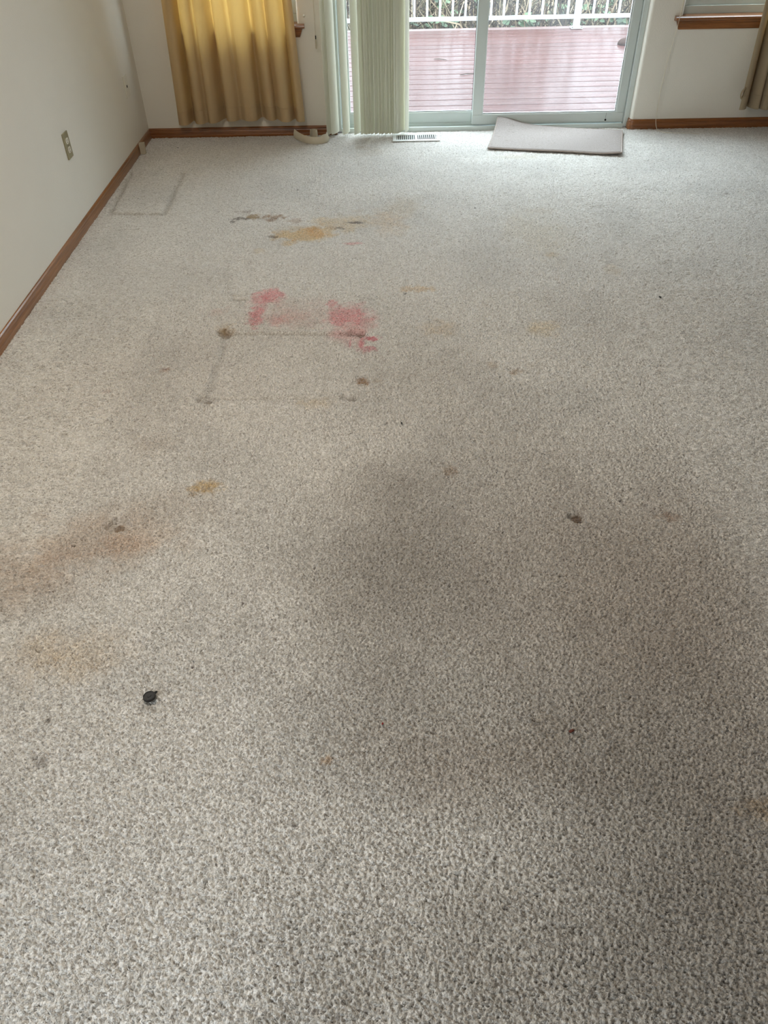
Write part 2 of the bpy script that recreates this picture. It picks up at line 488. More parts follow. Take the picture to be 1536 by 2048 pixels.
def build_floor():
    X = rows((0, .55, .0085), (.55, 2.45, .003), (2.45, RX, .0085))
    Y = rows((REAR, -5.1, .25), (-5.1, -3.3, .003), (-3.3, -2.2, .0045), (-2.2, -1.0, .006), (-1.0, 0, .0085), (0, .045, .0085))
    nx, ny = len(X), len(Y)
    x, y = [a.ravel() for a in np.meshgrid(X, Y)]
    # yarn tufts: jittered cells, each an elongated rounded bump
    cell = .0051
    h = np.full(x.shape, -1.0)
    warp = (fbm(x, y, 60, 5, 2) - .5) * .004
    gx, gy = (x + warp) / cell, (y - warp) / cell
    ix, iy = np.floor(gx), np.floor(gy)
    comb = sm(1.2, 2.4, x + .35 * (fbm(x, y, 1.3, 9) - .5))        # pile brushed sideways towards the right
    for dx in (-1, 0, 1):
        for dy in (-1, 0, 1):
            cx, cy = ix + dx, iy + dy
            px, py = cx + hash01(cx, cy, 1), cy + hash01(cx, cy, 2)
            ang = (hash01(cx, cy, 3) - .5) * math.pi * (1 - .75 * comb) + .12
            ca, sa = np.cos(ang), np.sin(ang)
            ex, ey = gx - px, gy - py
            a = (ex * ca + ey * sa) / .92
            b = (-ex * sa + ey * ca) / .54
            d = a * a + b * b
            h = np.maximum(h, 1 - d - .55 * hash01(cx, cy, 4))
    h = np.clip(h, -.9, 1)
    amp = .0088 * (.45 + .55 * (1 - sm(-3.4, -1.4, y)))
    z = (h - .8) * amp + (fbm(x, y, 14, 3) - .5) * .004 - .001
    tint = np.ones((len(x), 3))
    mott = fbm(x, y, 3.0, 21, 4)
    tint *= (1 - .10 * sm(.42, .7, mott))[:, None]
    for k, (u, v, du, dv, col, st, soft, rag) in enumerate(STAINS_AND_SHADE):
        c = at(u, v, 2, 0)
        rx = abs(at(u + du, v, 2, 0).x - at(u - du, v, 2, 0).x) / 2
        ry = abs(at(u, v + dv, 2, 0).y - at(u, v - dv, 2, 0).y) / 2
        m = np.nonzero((abs(x - c.x) < rx * 2.2 + .02) & (abs(y - c.y) < ry * 2.2 + .02))[0]
        if not len(m):
            continue
        X_, Y_ = x[m], y[m]
        sc = 1.6 / max(min(rx, ry), .01)
        n1 = fbm(X_, Y_, min(sc, 60), 40 + k, 4) - .5
        d = np.sqrt(((X_ - c.x) / rx) ** 2 + ((Y_ - c.y) / ry) ** 2) + n1 * rag * 2.0
        f = (1 - sm(1 - soft, 1 + soft * .35, d)) * st
        if rx < .25:
            f = f * (.65 + 1.0 * np.clip(fbm(X_, Y_, 70, 90 + k, 2), 0, 1))
        f = np.clip(f, 0, 1)[:, None]
        tint[m] *= (1 - f) + f * np.array(col)
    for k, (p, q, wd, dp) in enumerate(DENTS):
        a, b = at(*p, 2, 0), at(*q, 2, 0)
        wd = wd * 1.7
        ab = b - a
        t = np.clip(((x - a.x) * ab.x + (y - a.y) * ab.y) / (ab.x ** 2 + ab.y ** 2), 0, 1)
        d = np.hypot(x - a.x - t * ab.x, y - a.y - t * ab.y) + (vnoise(x, y, 40, 7 + k) - .5) * wd * .5
        g_ = (1 - sm(.2 * wd, .75 * wd, d)) * (.7 + .6 * vnoise(x, y, 22, 60 + k))
        z -= 3.2 * dp * g_
        tint *= (1 - min(.6, 45 * dp) * np.clip(g_, 0, 1) * .8)[:, None]        # shade of the furniture marks painted into the tint
    z = np.maximum(z, -.024) - .005 * sm(-.02, .03, y)
    me = bpy.data.meshes.new('floor')
    co = np.stack([x, y, z], 1).astype(np.float32)
    me.vertices.add(len(x))
    me.vertices.foreach_set('co', co.ravel())
    i = (np.arange(ny - 1)[:, None] * nx + np.arange(nx - 1)[None, :]).ravel()
    q = np.stack([i, i + 1, i + nx + 1, i + nx], 1).astype(np.int32)
    me.loops.add(q.size)
    me.loops.foreach_set('vertex_index', q.ravel())
    me.polygons.add(len(q))
    me.polygons.foreach_set('loop_start', np.arange(0, q.size, 4, dtype=np.int32))
    me.polygons.foreach_set('use_smooth', np.ones(len(q), dtype=bool))
    me.update(calc_edges=True)
    at_ = me.attributes.new('stain_shade', 'FLOAT_COLOR', 'POINT')
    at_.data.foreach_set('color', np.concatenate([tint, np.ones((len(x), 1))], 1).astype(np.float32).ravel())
    k = N('stained_carpet')
    c = k.coord()
    vo = k.n('TexVoronoi')
    vo.inputs['Scale'].default_value = 190
    k.l(c, vo.inputs['Vector'])
    sep = k.n('SeparateColor')
    k.l(vo.outputs['Color'], sep.inputs[0])
    base = k.ramp(sep.outputs[0], [(0, srgb(176, 168, 157)), (.15, srgb(208, 202, 192)), (.6, srgb(224, 219, 210)), (1, srgb(243, 239, 232))])
    fleck = k.ramp(k.noise(c, 150, 2), [(.28, (.66, .62, .58)), (.38, (1, 1, 1))])
    att = k.n('Attribute', attribute_name='stain_shade')
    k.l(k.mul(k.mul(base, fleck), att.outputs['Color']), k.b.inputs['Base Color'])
    k.b.inputs['Roughness'].default_value = .95
    k.b.inputs['Specular IOR Level'].default_value = .15
    k.b.inputs['Sheen Weight'].default_value = .7
    k.b.inputs['Sheen Roughness'].default_value = .4
    b1 = k.bump(vo.outputs['Distance'], -.0035)
    k.l(k.bump(k.noise(c, 420, 2), .0016, 1, b1), k.b.inputs['Normal'])
    me.materials.append(k.m)
    o = bpy.data.objects.new('floor', me)
    COL.objects.link(o)
    tag(o, 'worn beige carpet with pink, orange and brown stains across the room', kind='structure')


build_floor()

# ------------------------------------------------------------------ walls, ceiling
T = .15                                     # wall thickness
DL, DR, DTOP = 1.19, 3.05, 2.05             # door opening
WL0, WL1, WR0, WR1, WZ0, WZ1 = .32, .995, 3.247, 3.99, .585, 1.92


def rounded(x0, x1, r0, r1):
    """wall pier outline (x, y) with bullnose room-side corners where r is not 0"""
    p = [(x1, T), (x0, T)]
    if r0:
        p += [(x0 + r0 - r0 * math.cos(a), r0 - r0 * math.sin(a)) for a in [i * math.pi / 12 for i in range(7)]]
    else:
        p += [(x0, 0)]
    if r1:
        p += [(x1 - r1 + r1 * math.sin(a), r1 - r1 * math.cos(a)) for a in [i * math.pi / 12 for i in range(7)]]
    else:
        p += [(x1, 0)]
    return p


B = .020
m = MB()
m.prism(rounded(-.12, WL0, 0, B), -.02, CEIL)
m.prism(rounded(WL1, DL, B, B), -.02, CEIL)
m.prism(rounded(DR, WR0, B, B), -.02, CEIL)
m.prism(rounded(WR1, RX + .12, B, 0), -.02, CEIL)
for a, b in ((WL0, WL1), (WR0, WR1)):
    m.box((a - .021, .0004, -.02), (b + .021, T - .001, WZ0 - .001))
    m.box((a - .021, .0004, WZ1), (b + .021, T - .001, CEIL))
m.box((DL - .021, .0004, DTOP), (DR + .021, T - .001, CEIL))
tag(m.build('wall_back', M['wall'], smooth=True, sharp=35), 'off-white window wall with sliding door and two windows', kind='structure')
m = MB().box((-.12, -5.2, -.02), (0, 0, CEIL)).box((-.12, REAR, -.02), (0, -6.6, CEIL))
m.box((-.12, -6.6, -.02), (0, -5.2, .8)).box((-.12, -6.6, 2.1), (0, -5.2, CEIL))  # opening of the added, unseen side window
tag(m.build('wall_left', M['wall']), 'long off-white wall on the left with outlet and cable plate', kind='structure')
tag(MB().box((RX, REAR, -.02), (RX + .12, 0, CEIL)).build('wall_right', M['taupe']), 'taupe wall on the right side of the room', kind='structure')
m = MB().box((-.12, REAR - T, -.02), (RX + .12, REAR, CEIL))
tag(m.build('wall_rear', M['taupe']), 'taupe rear wall behind the viewer', kind='structure')
tag(MB().box((-.12, REAR - T, CEIL), (RX + .12, T, CEIL + .1)).build('ceiling', M['ceiling']), 'flat white ceiling over the room', kind='structure')
tag(MB().box((-.12, REAR - T, -.12), (RX + .12, T, -.03)).build('floor_slab', M['soil']), 'subfloor under the carpet', kind='structure')

# added flush ceiling lamp, unseen, to brighten the room
FILL_LAMP = 58
k = N('fill_lamp_glass')
k.b.inputs['Base Color'].default_value = (.9, .88, .84, 1)
k.b.inputs['Emission Color'].default_value = (1.0, .91, .80, 1)
k.b.inputs['Emission Strength'].default_value = FILL_LAMP
for lx, ly, lab in ((.95, -3.6, 'added round frosted ceiling lamp, unseen, brightening the room'),):
    lm_ = tag(empty('added_ceiling_lamp', (lx, ly, CEIL)), lab, 'lamp')
    MB().lathe([(.24, -.001), (.24, -.03), (.225, -.04)], seg=40).build('fill_lamp_base', M['vinyl'], lm_, smooth=True, sharp=40)
    MB().lathe([(.222, -.041), (.215, -.07), (.18, -.10), (.11, -.12), (.02, -.127)], seg=40).build('fill_lamp_shade', k.m, lm_, smooth=True)

# ------------------------------------------------------------------ baseboards
BB = [(0, -.008), (.012, -.008), (.0125, .010), (.0115, .013), (.0125, .016), (.0105, .030), (.0085, .036), (.0095, .040), (.0085, .045), (.005, .0505), (.002, .052), (0, .052)]
m = MB().prism([(d, z) for d, z in BB], REAR, -.0005, axis=1)
# mitre the end in the room corner
m.v = [(a, b - (a if abs(b) < .01 else 0), c) for a, b, c in m.v]
tag(m.build('baseboard_left', M['oak_y']), 'stained oak baseboard along the left wall', kind='structure')


def bb_x(x0, x1, m0=0, m1=0):
    m = MB().prism([(-d, z) for d, z in BB], x0, x1, axis=0)
    m.v = [(a + (m0 * -b if abs(a - x0) < 1e-6 else m1 * -b), b, c) for a, b, c in m.v]
    return m


tag(bb_x(.0, DL - .004, 1, 1).build('baseboard_back', M['oak_x']), 'stained oak baseboard below the gold curtain', kind='structure')
m = bb_x(DR + .004, RX, -1, 0)
# rounded return into the door opening
n = len(BB)
path = [((DR + .02 - .02 * math.cos(a), .02 - .02 * math.sin(a)), (-math.cos(a), -math.sin(a))) for a in [math.pi / 2 * i / 6 for i in range(7)]]
path = [((DR, .058), (-1, 0))] + path
vs = [(p[0] + nn[0] * d, p[1] + nn[1] * d, z) for p, nn in path for d, z in BB]
fs = [(i * n + k, i * n + (k + 1) % n, (i + 1) * n + (k + 1) % n, (i + 1) * n + k) for i in range(len(path) - 1) for k in range(n)]
m = bb_x(DR + .02, RX).add(vs, fs + [tuple(range(n))])
tag(m.build('baseboard_back', M['oak_x']), 'stained oak baseboard right of the sliding door wrapping the corner', kind='structure')
tag(MB().prism([(RX - d, z) for d, z in BB], REAR, 0, axis=1).build('baseboard_right', M['oak_y']), 'stained oak baseboard along the right wall', kind='structure')


# ------------------------------------------------------------------ windows
def window(name, x0, x1, label, s0, s1):
    root = tag(empty(name, ((x0 + x1) / 2, .08, WZ0)), label, kind='structure')
    off = Vector(root.location)

    def put(mb, nm, mat, **k):
        mb.v = [tuple(Vector(p) - off) for p in mb.v]
        return mb.build(nm, mat, root, **k)
    f = .028
    fr = MB().box((x0, .055, WZ0 + .0005), (x1, .135, WZ0 + .062), .003).box((x0, .055, WZ1 - .035), (x1, .135, WZ1), .003)
    fr.box((x0, .055, WZ0 + .062), (x0 + f, .135, WZ1 - .035), .003).box((x1 - f, .055, WZ0 + .062), (x1, .135, WZ1 - .035), .003)
    put(fr, 'window_frame', M['vinyl'])
    sa = MB().box((x0 + f, .068, WZ0 + .060), (x1 - f, .115, WZ0 + .092), .004).box((x0 + f, .068, WZ1 - .07), (x1 - f, .115, WZ1 - .035), .004)
    sa.box((x0 + f, .068, WZ0 + .092), (x0 + f + .03, .115, WZ1 - .07), .004).box((x1 - f - .03, .068, WZ0 + .092), (x1 - f, .115, WZ1 - .07), .004)
    sa.box((x0 + f, .066, 1.24), (x1 - f, .113, 1.28), .004)
    put(sa, 'sash', M['vinyl'])
    put(MB().box((x0 + .04, .088, WZ0 + .085), (x1 - .04, .092, WZ1 - .05)), 'pane', M['glass'])
    prof = [(.055, WZ0), (.055, WZ0 + .022), (-.028, WZ0 + .022), (-.036, WZ0 + .017), (-.038, WZ0 + .010), (-.036, WZ0 + .004), (-.028, WZ0)]
    st = MB().prism([(.055, WZ0), (.055, WZ0 + .022), (-.0006, WZ0 + .022), (-.0006, WZ0)], x0, x1, axis=0)
    st.prism([(-.0006, WZ0), (-.0006, WZ0 + .022)] + prof[2:], s0, s1, axis=0)
    put(st, 'window_sill', M['oak_x'])
    ap = MB()
    a0, a1, zz = s0 + .012, s1 - .012, .539
    sec = [(-.0005, 0), (-.0185, 0), (-.0185, -.012), (-.014, -.016), (-.014, zz - WZ0 + .006), (-.010, zz - WZ0), (-.0005, zz - WZ0)]
    q = len(sec)
    sl = .42
    ap.add([(a0 - z * sl, y, WZ0 + z) for y, z in sec] + [(a1 + z * sl, y, WZ0 + z) for y, z in sec],
           [tuple(range(q)), tuple(range(q, 2 * q))[::-1]] + [(i, q + i, q + (i + 1) % q, (i + 1) % q) for i in range(q)])
    put(ap, 'apron', M['oak_x'])
    return root


window('window_1', WL0, WL1, 'small white window behind the gold curtain with oak sill', .275, 1.038)
window('window_2', WR0, WR1, 'white framed window right of the door with oak sill and apron', 3.197, 4.04)

# ------------------------------------------------------------------ sliding glass door
door = tag(empty('door_1', (2.12, .09, 0)), 'white framed sliding glass patio door onto the deck', kind='structure')
OFF = Vector((2.12, .09, 0))


def dpart(mb, nm, mat, parent=door, **k):
    mb.v = [tuple(Vector(p) - OFF) for p in mb.v]
    return mb.build(nm, mat, parent, **k)


dpart(MB().box((DR - .032, .042, 0), (DR, T, DTOP), .003), 'jamb', M['vinyl'])
dpart(MB().box((DL, .042, 0), (DL + .032, T, DTOP), .003), 'jamb', M['vinyl'])
dpart(MB().box((DL + .032, .042, DTOP - .04), (DR - .032, T, DTOP), .003), 'head', M['vinyl'])
dpart(MB().box((DL + .032, .040, -.02), (DR - .032, .052, .018), .002).box((DL + .032, .052, -.02), (DR - .032, T + .03, .008)).
      box((DL + .032, .094, .006), (DR - .032, .098, .026)).box((DL + .032, .14, .006), (DR - .032, .16, .014)), 'threshold_track', M['vinyl'])


def panel(nm, x0, x1, y0, y1, z0, zr, sl, sr, gl):
    p = empty(nm)
    p.parent = door
    f = MB().box((x0, y0, z0), (x1, y1, zr), .0025).box((x0, y0, DTOP - .12), (x1, y1, DTOP - .035), .0025)
    f.box((x0, y0, zr), (x0 + sl, y1, DTOP - .12), .0025).box((x1 - sr, y0, zr), (x1, y1, DTOP - .12), .0025)
    dpart(f, 'panel_frame', M['vinyl'], p)
    e = .006
    b = MB().box((x0 + sl, y0 + .004, zr), (x1 - sr, y1 - .002, zr + e), .001).box((x1 - sr - e, y0 + .004, zr + e), (x1 - sr, y1 - .002, DTOP - .12), .001)
    b.box((x0 + sl, y0 + .004, zr + e), (x0 + sl + e * .6, y1 - .002, DTOP - .12), .001)
    dpart(b, 'glazing_bead', M['vinyl_bright'], p)
    g = MB().box((x0 + sl + e * .6, y0 + .006, zr + e), (x1 - sr - e, y0 + .008, zr + e + .003)).box((x1 - sr - e - .003, y0 + .006, zr + e), (x1 - sr - e, y0 + .008, DTOP - .12))
    dpart(g, 'gasket', M['gasket'], p)
    ym = (y0 + y1) / 2
    dpart(MB().box((x0 + sl - .01, ym - .002, zr - .01), (x1 - sr + .01, ym + .002, DTOP - .1)), 'pane', gl, p)
    return p


pn = panel('sliding_panel', 2.055, 3.016, .060, .090, .020, .078, .064, .050, M['dusty'])
dpart(MB().tube([(2.905, .0595, .036), (2.905, .0570, .036)], .006, 12).box((2.9045, .0592, .036), (2.9055, .0602, .078)), 'roller_screw_hole', M['dark'], pn)
panel('fixed_panel', 1.224, 2.118, .1, .13, .018, .086, .055, .055, M['glass'])

# ------------------------------------------------------------------ vertical blind
bl = tag(empty('vertical_blind', (1.39, -.055, 2.03)), 'cream vertical blind drawn to the left side of the glass door', 'blind')
OB = Vector(bl.location)
mb = MB().box((1.12, -.085, 2.0), (3.1, -.03, 2.05), .004)
mb.v = [tuple(Vector(p) - OB) for p in mb.v]
mb.build('head_rail', M['vinyl'], bl)


def vane(xc, yc, ang, zb=.018):
    """curved plastic strip 89 mm wide; ang is the direction of its width on plan"""
    c, s = math.cos(ang), math.sin(ang)

    def fn(a, b):
        q = (a - .5) * .089
        bow = .0085 * (1 - (2 * a - 1) ** 2)
        z = zb + b * (1.99 - zb)
        return (xc + q * c + bow * s - OB.x, yc + q * s - bow * c - OB.y, z - OB.z)
    return MB().grid(fn, 10, 3, .0012).build('slat', M['vane'], bl, smooth=True, sharp=40)


R_ = math.radians
vane(1.153, -.050, R_(68))
vane(1.187, -.044, R_(60))
vane(1.258, -.050, R_(64))
vane(1.328, -.054, R_(64))
for k in range(15):
    vane(1.366 + k * .0160 + .0032 * math.sin(k * 2.9), -.048 + .004 * math.sin(k * 2.3), R_(69 + 5 * math.sin(k * 1.7)), .018 + .0015 * math.sin(k * 3.1))
vane(1.606, -.032, R_(56), .020)
vane(1.638, -.030, R_(74), .020)


# ------------------------------------------------------------------ curtains
def curtain(name, label, xa0, xa1, xb0, xb1, zt, zb, y0, folds, amp, mat, seed, dirn=1):
    r = random.Random(seed)
    ph = [r.uniform(0, 6.28) for _ in range(4)]
    root = tag(empty(name, ((xb0 + xb1) / 2, y0, zb)), label, 'curtain')
    o = Vector(root.location)

    def prof(a, t):
        """depth of the folds at position a, height t (0 hem, 1 top)"""
        q = a + .018 * math.sin(9 * a + ph[1]) + .010 * t * math.sin(6 * a + ph[2])
        s = math.sin(2 * math.pi * folds * q + ph[0])
        s2 = math.sin(2 * math.pi * folds * .47 * q + ph[3])
        sh = math.copysign(abs(s) ** .75, s)
        return amp * (sh * (.75 + .25 * s2)) + amp * .5 * s2

    def fn(a, t, z=None):
        x = (xb0 + (xb1 - xb0) * a) * (1 - t) + (xa0 + (xa1 - xa0) * a) * t
        z_ = zb + t * (zt - zb) + .010 * math.sin(5 * a + ph[2]) * (1 - t)
        d = prof(a, t)
        return Vector((x + .35 * amp * math.cos(2 * math.pi * folds * a + ph[0]) * .6, y0 + d * (1 - .15 * t), z_)) - o
    MB().grid(fn, 220, 26, .0022).build('cloth', mat, root, smooth=True, sharp=50)
    hem = .075 / (zt - zb)
    MB().grid(lambda a, b: fn(a, b * hem) + Vector((0, -.0026, .0015)), 220, 3, .0022).build('hem', mat, root, smooth=True, sharp=50)
    MB().tube([fn(a / 220, hem) + Vector((0, -.0042, .001)) for a in range(221)], .0007, 4).build('hem_stitching', mat, root)
    rod = MB().tube([(xa0 - .12 - o.x, 0, zt + .012 - o.z), (xa1 + .12 - o.x, 0, zt + .012 - o.z)], .010, 10)
    rod.tube([(xa0 - .1 - o.x, 0, zt + .012 - o.z), (xa0 - .1 - o.x, -y0 - .001, zt + .012 - o.z)], .006, 8)
    rod.tube([(xa1 + .1 - o.x, 0, zt + .012 - o.z), (xa1 + .1 - o.x, -y0 - .001, zt + .012 - o.z)], .006, 8)
    rod.build('curtain_rod', M['rail'], root, smooth=True, sharp=40)
    return root, fn, o


cl, fnl, ol = curtain('window_curtain', 'gold-tan fabric curtain glowing with daylight, hanging left of the glass door', .31, .93, .235, 1.003, 2.15, .112, -.105, 7.2, .042, M['gold'], 5)
sd = MB().grid(lambda a, b: Vector(fnl(1, b)) + Vector((-.022 + .022 * a, -.0035 + .002 * a, 0)), 2, 26, .0016)
sd.build('side_hem', M['gold'], cl, smooth=True)
cr, fnr, orr = curtain('window_curtain', 'grey-tan fabric curtain in shade at the right edge of the picture', 3.62, 4.02, 3.672, 4.10, 2.15, .125, -.105, 7.0, .046, M['tan'], 9)
# the side hem has come open into a little loop near the bottom
lp = []
p0 = Vector(fnr(0, .03))
for i in range(19):
    t = i / 18
    lp.append((math.sin(math.pi * t)))
def loop(a, b):
    z = .012 + .062 * a
    side = math.sin(math.pi * a) * .011
    sgn = 1
    return Vector((p0.x - .010 + .010 * a - side, p0.y - .004 - .018 * b, z + p0.z - .01))
lo = MB().grid(loop, 12, 2, .0018)
lo.grid(lambda a, b: Vector((p0.x - .010 + .010 * a + math.sin(math.pi * a) * .006, p0.y - .004 - .018 * b, .012 + .062 * a + p0.z - .01)), 12, 2, .0018)
lo.build('open_side_hem', M['tan'], cr, smooth=True)
sr = MB().grid(lambda a, b: Vector(fnr(0, .035 + .9 * b)) + Vector((.020 * a - .002, -.005 - .002 * a, 0)), 2, 26, .0016)
sr.build('side_hem', M['tan'], cr, smooth=True)

# ------------------------------------------------------------------ cords
c = tag(empty('blind_cord', (1.102, -.045, .485)), 'thin ivory pull cord with tassel hanging between window and vertical blind', 'cord')
MB().tube([(-.003, 0, 1.5), (-.002, 0, .9), (-.0005, 0, .3), (0, 0, .071)], .0016, 6).build('string', M['cord'], c, smooth=True)
t = MB().lathe([(.001, .071), (.0035, .069), (.0045, .05), (.0055, .02), (.0055, .004), (.004, 0)], seg=12).build('tassel', M['plastic'], c, smooth=True)
MB().box((-.0028, -.0062, .050), (.0028, -.0040, .068), .0008).build('slot', M['dark'], t)
c = tag(empty('shade_cord', (3.2, -.04, 0)), 'long thin cord hanging over the right sill and trailing onto carpet', 'cord')
pts = [(.020, -.006, 1.85), (.016, -.006, 1.1), (.012, -.006, .62), (.004, -.004, .5), (-.006, .002, .36), (-.010, .006, .2), (-.004, .008, .08), (.002, -.002, .03), (.012, -.024, .006),
       (.030, -.050, .003), (.06, -.072, .003), (.11, -.084, .003), (.16, -.084, .003), (.205, -.098, .003), (.245, -.110, .003)]


def catmull(P, k=6):
    P = [Vector(p) for p in P]
    out = []
    for i in range(len(P) - 1):
        a, b, c_, d = P[max(i - 1, 0)], P[i], P[i + 1], P[min(i + 2, len(P) - 1)]
        for j in range(k):
            t = j / k
            out.append(.5 * (2 * b + (c_ - a) * t + (2 * a - 5 * b + 4 * c_ - d) * t * t + (3 * b - a - 3 * c_ + d) * t ** 3))
    return out + [P[-1]]


MB().tube(catmull(pts), .0014, 6).build('string', M['cord'], c, smooth=True)
MB().tube(catmull([(.030, -.004, 1.85), (.024, -.004, 1.1), (.016, -.005, .66), (.012, -.006, .62)]), .0013, 6).build('second_string', M['cord'], c, smooth=True)
k_ = at(608, 32, 1, 0)
MB_ = MB().tube([(0, 0, 0), (0, -.006, 0), (0, -.008, 0), (0, -.016, .002), (0, -.019, .007)], [.008, .008, .0035, .0035, .005], 12)
o = MB_.build('wall_hook', M['white_plate'], None, smooth=True, sharp=40)
o.location = (k_.x, 0, k_.z)
tag(o, 'tiny white cord hook on the wall above the left sill', 'hook')

# ------------------------------------------------------------------ plates on the left wall
ou = tag(empty('wall_outlet', (0, -1.399, .379)), 'almond duplex outlet plate low on the left wall', 'outlet')
MB().box((0, -.035, -.057), (.006, .035, .057), .0022).build('cover_plate', M['almond'], ou)
for z in (.0195, -.0195):
    pr = [(math.copysign(min(abs(.0172 * math.cos(a)), .0172), math.cos(a)), max(-.0128, min(.0128, .0172 * math.sin(a)))) for a in [2 * math.pi * i / 28 for i in range(28)]]
    r = MB().prism([(y, z + q) for y, q in pr], .005, .0078, axis=0).build('receptacle', M['receptacle'], ou)
    MB().box((.0076, -.0075, z - .001), (.0082, -.0055, z + .008)).box((.0076, .0055, z), (.0082, .0072, z + .007)).tube([(.0076, 0, z - .007), (.0082, 0, z - .007)], .0026, 10).build('slots', M['dark'], r)
MB().tube([(.0055, 0, 0), (.0068, 0, 0)], .003, 10).build('screw', M['screw'], ou)
cp = tag(empty('cable_plate', (0, -.283, .361)), 'white cable wall plate with a dark centre hole near the corner', 'wall plate')
MB().box((0, -.035, -.057), (.006, .035, .057), .0022).build('cover_plate', M['white_plate'], cp)
MB().tube([(.0055, 0, 0), (.0075, 0, 0)], .0075, 14).build('cable_hole', M['dark'], cp)
for z in (.042, -.042):
    MB().tube([(.0055, 0, z), (.0068, 0, z)], .0028, 10).build('screw', M['white_plate'], cp)

# little hollow cream block against the left baseboard
bk = tag(empty('cord_block', (.030, -.315, 0)), 'small hollow cream plastic block standing against the left baseboard', 'block')
q = MB()
for a, b in (((-.016, -.013, 0), (.014, -.010, .062)), ((-.016, .010, 0), (.014, .013, .062)), ((-.016, -.010, 0), (-.013, .010, .062)), ((.011, -.010, 0), (.014, .010, .062))):
    q.box(a, b, .0007)
q.build('shell', M['plastic'], bk)
MB().box((-.0128, -.0098, 0), (.0108, .0098, .050)).build('inner_web', M['plastic'], bk)

# curled strip lying by the blind
st = tag(empty('curled_strip', (1.04, -.15, 0)), 'curled cream plastic strip lying on carpet below the blind', 'plastic strip')
pp = catmull([(-.112, .050, .012), (-.085, .020, .006), (-.04, -.022, .002), (.01, -.046, 0), (.05, -.050, 0), (.085, -.035, 0), (.104, -.008, .001), (.108, .012, .004)], 8)


def strip(P, hgt, lean):
    nn = len(P) - 1

    def fn(a, b):
        i = min(int(a * nn + 1e-6), nn)
        p = P[i]
        d = (P[min(i + 1, nn)] - P[max(i - 1, 0)]).normalized()
        s = Vector((d.y, -d.x, 0))
        h = hgt(a)
        return p + Vector((0, 0, b * h * .96)) + s * (b * h * lean + .004 * math.sin(math.pi * b))
    return fn


MB().grid(strip(pp, lambda a: .050 - .012 * math.sin(math.pi * min(1, a * 1.1)) * .8, -.20), len(pp) - 1, 6, .0022).build('strip', M['plastic'], st, smooth=True, sharp=50)
ring = [Vector((.018 + .020 * math.cos(a), .010 + .016 * math.sin(a), .004)) for a in [math.radians(-60 + 15 * i) for i in range(18)]]
MB().grid(strip(ring, lambda a: .066, 0), len(ring) - 1, 4, .0022).build('inner_curl', M['plastic'], st, smooth=True, sharp=50)
MB().grid(lambda a, b: (.060 + .040 * a + .018 * b, -.040 + .050 * a + .012 * b, .040 - .030 * b + .006 * math.sin(3.1 * a)), 8, 4, .002).build('folded_end', M['plastic'], st, smooth=True, sharp=50)

# ------------------------------------------------------------------ floor register
rg = tag(empty('floor_register', (1.694, -.115, 0)), 'white metal floor vent with slots, set in carpet under the blind', 'vent')
hx, hy = .147, .0695
q = MB().box((-hx, -hy, .000), (hx, -hy + .024, .006), .002).box((-hx, hy - .024, .000), (hx, hy, .006), .002)
q.box((-hx, -hy + .024, .000), (-hx + .024, hy - .024, .006), .002).box((hx - .024, -hy + .024, .000), (hx, hy - .024, .006), .002)
q.box((-.008, -hy + .024, .001), (.008, hy - .024, .0055))
q.build('rim', M['register'], rg)
MB().box((-hx + .02, -hy + .02, -.012), (hx - .02, hy - .02, .0005)).build('duct_shade', M['dark'], rg)  # near-black slab stands in for the shade down the vent
lv = None
for s in (-1, 1):
    for k in range(9):
        x = s * (.008 + (k + .72) * .1150 / 9.2)
        if lv is None:
            lv = MB().add([(-.0032, -hy + .022, .0005), (.0008, -hy + .022, .0052), (.0030, -hy + .022, .0052), (-.0010, -hy + .022, .0005),
                           (-.0032, hy - .022, .0005), (.0008, hy - .022, .0052), (.0030, hy - .022, .0052), (-.0010, hy - .022, .0005)],
                          [(0, 1, 2, 3), (7, 6, 5, 4), (0, 4, 5, 1), (1, 5, 6, 2), (2, 6, 7, 3), (3, 7, 4, 0)]).build('louvre', M['register'], rg)
            b = lv
        else:
            b = lv.copy()
            COL.objects.link(b)
            b.parent = rg
        b.location = (x, 0, 0)
        b.rotation_euler = (0, 0, 0 if s < 0 else math.pi)
MB().box((.127, .004, .005), (.131, .026, .0072), .0006).build('lever', M['dark'], rg)

# ------------------------------------------------------------------ mat
TL, TR_, BR_, BL_ = Vector((2.224, .080, 0)), Vector((2.988, -.077, 0)), Vector((2.883, -.515, 0)), Vector((2.119, -.355, 0))
k = N('mat_pile')
c = k.coord()
nz = k.noise(c, 260, 2)
k.l(k.mul(k.ramp(nz, [(.3, srgb(128, 118, 112)), (.7, srgb(160, 150, 143))]), k.ramp(k.noise(c, 26, 4), [(.27, (.72, .7, .68)), (.36, (1, 1, 1))])), k.b.inputs['Base Color'])
k.b.inputs['Roughness'].default_value = .95
k.l(k.bump(nz, .002), k.b.inputs['Normal'])
M['mat'] = k.m
M['binding'] = simple('mat_binding', srgb(150, 136, 126), .8, .06, 90, .0006, 300)
mt = tag(empty('door_mat', tuple((TL + BR_) / 2)), 'small grey-beige rug lying askew in front of the glass door', 'mat')
om = Vector(mt.location)


def matz(a, b):
    lift = .040 * math.exp(-((a / .16) ** 2 + (b / .30) ** 2)) + .016 * math.exp(-(b / .13) ** 2) * (1 - a) ** 2 * 1.2
    cr_ = .010 * math.exp(-(((1 - a) / .10) ** 2 + ((1 - b) / .25) ** 2))
    return .0075 + lift + cr_ + .0012 * math.sin(9 * a + 3 * b)


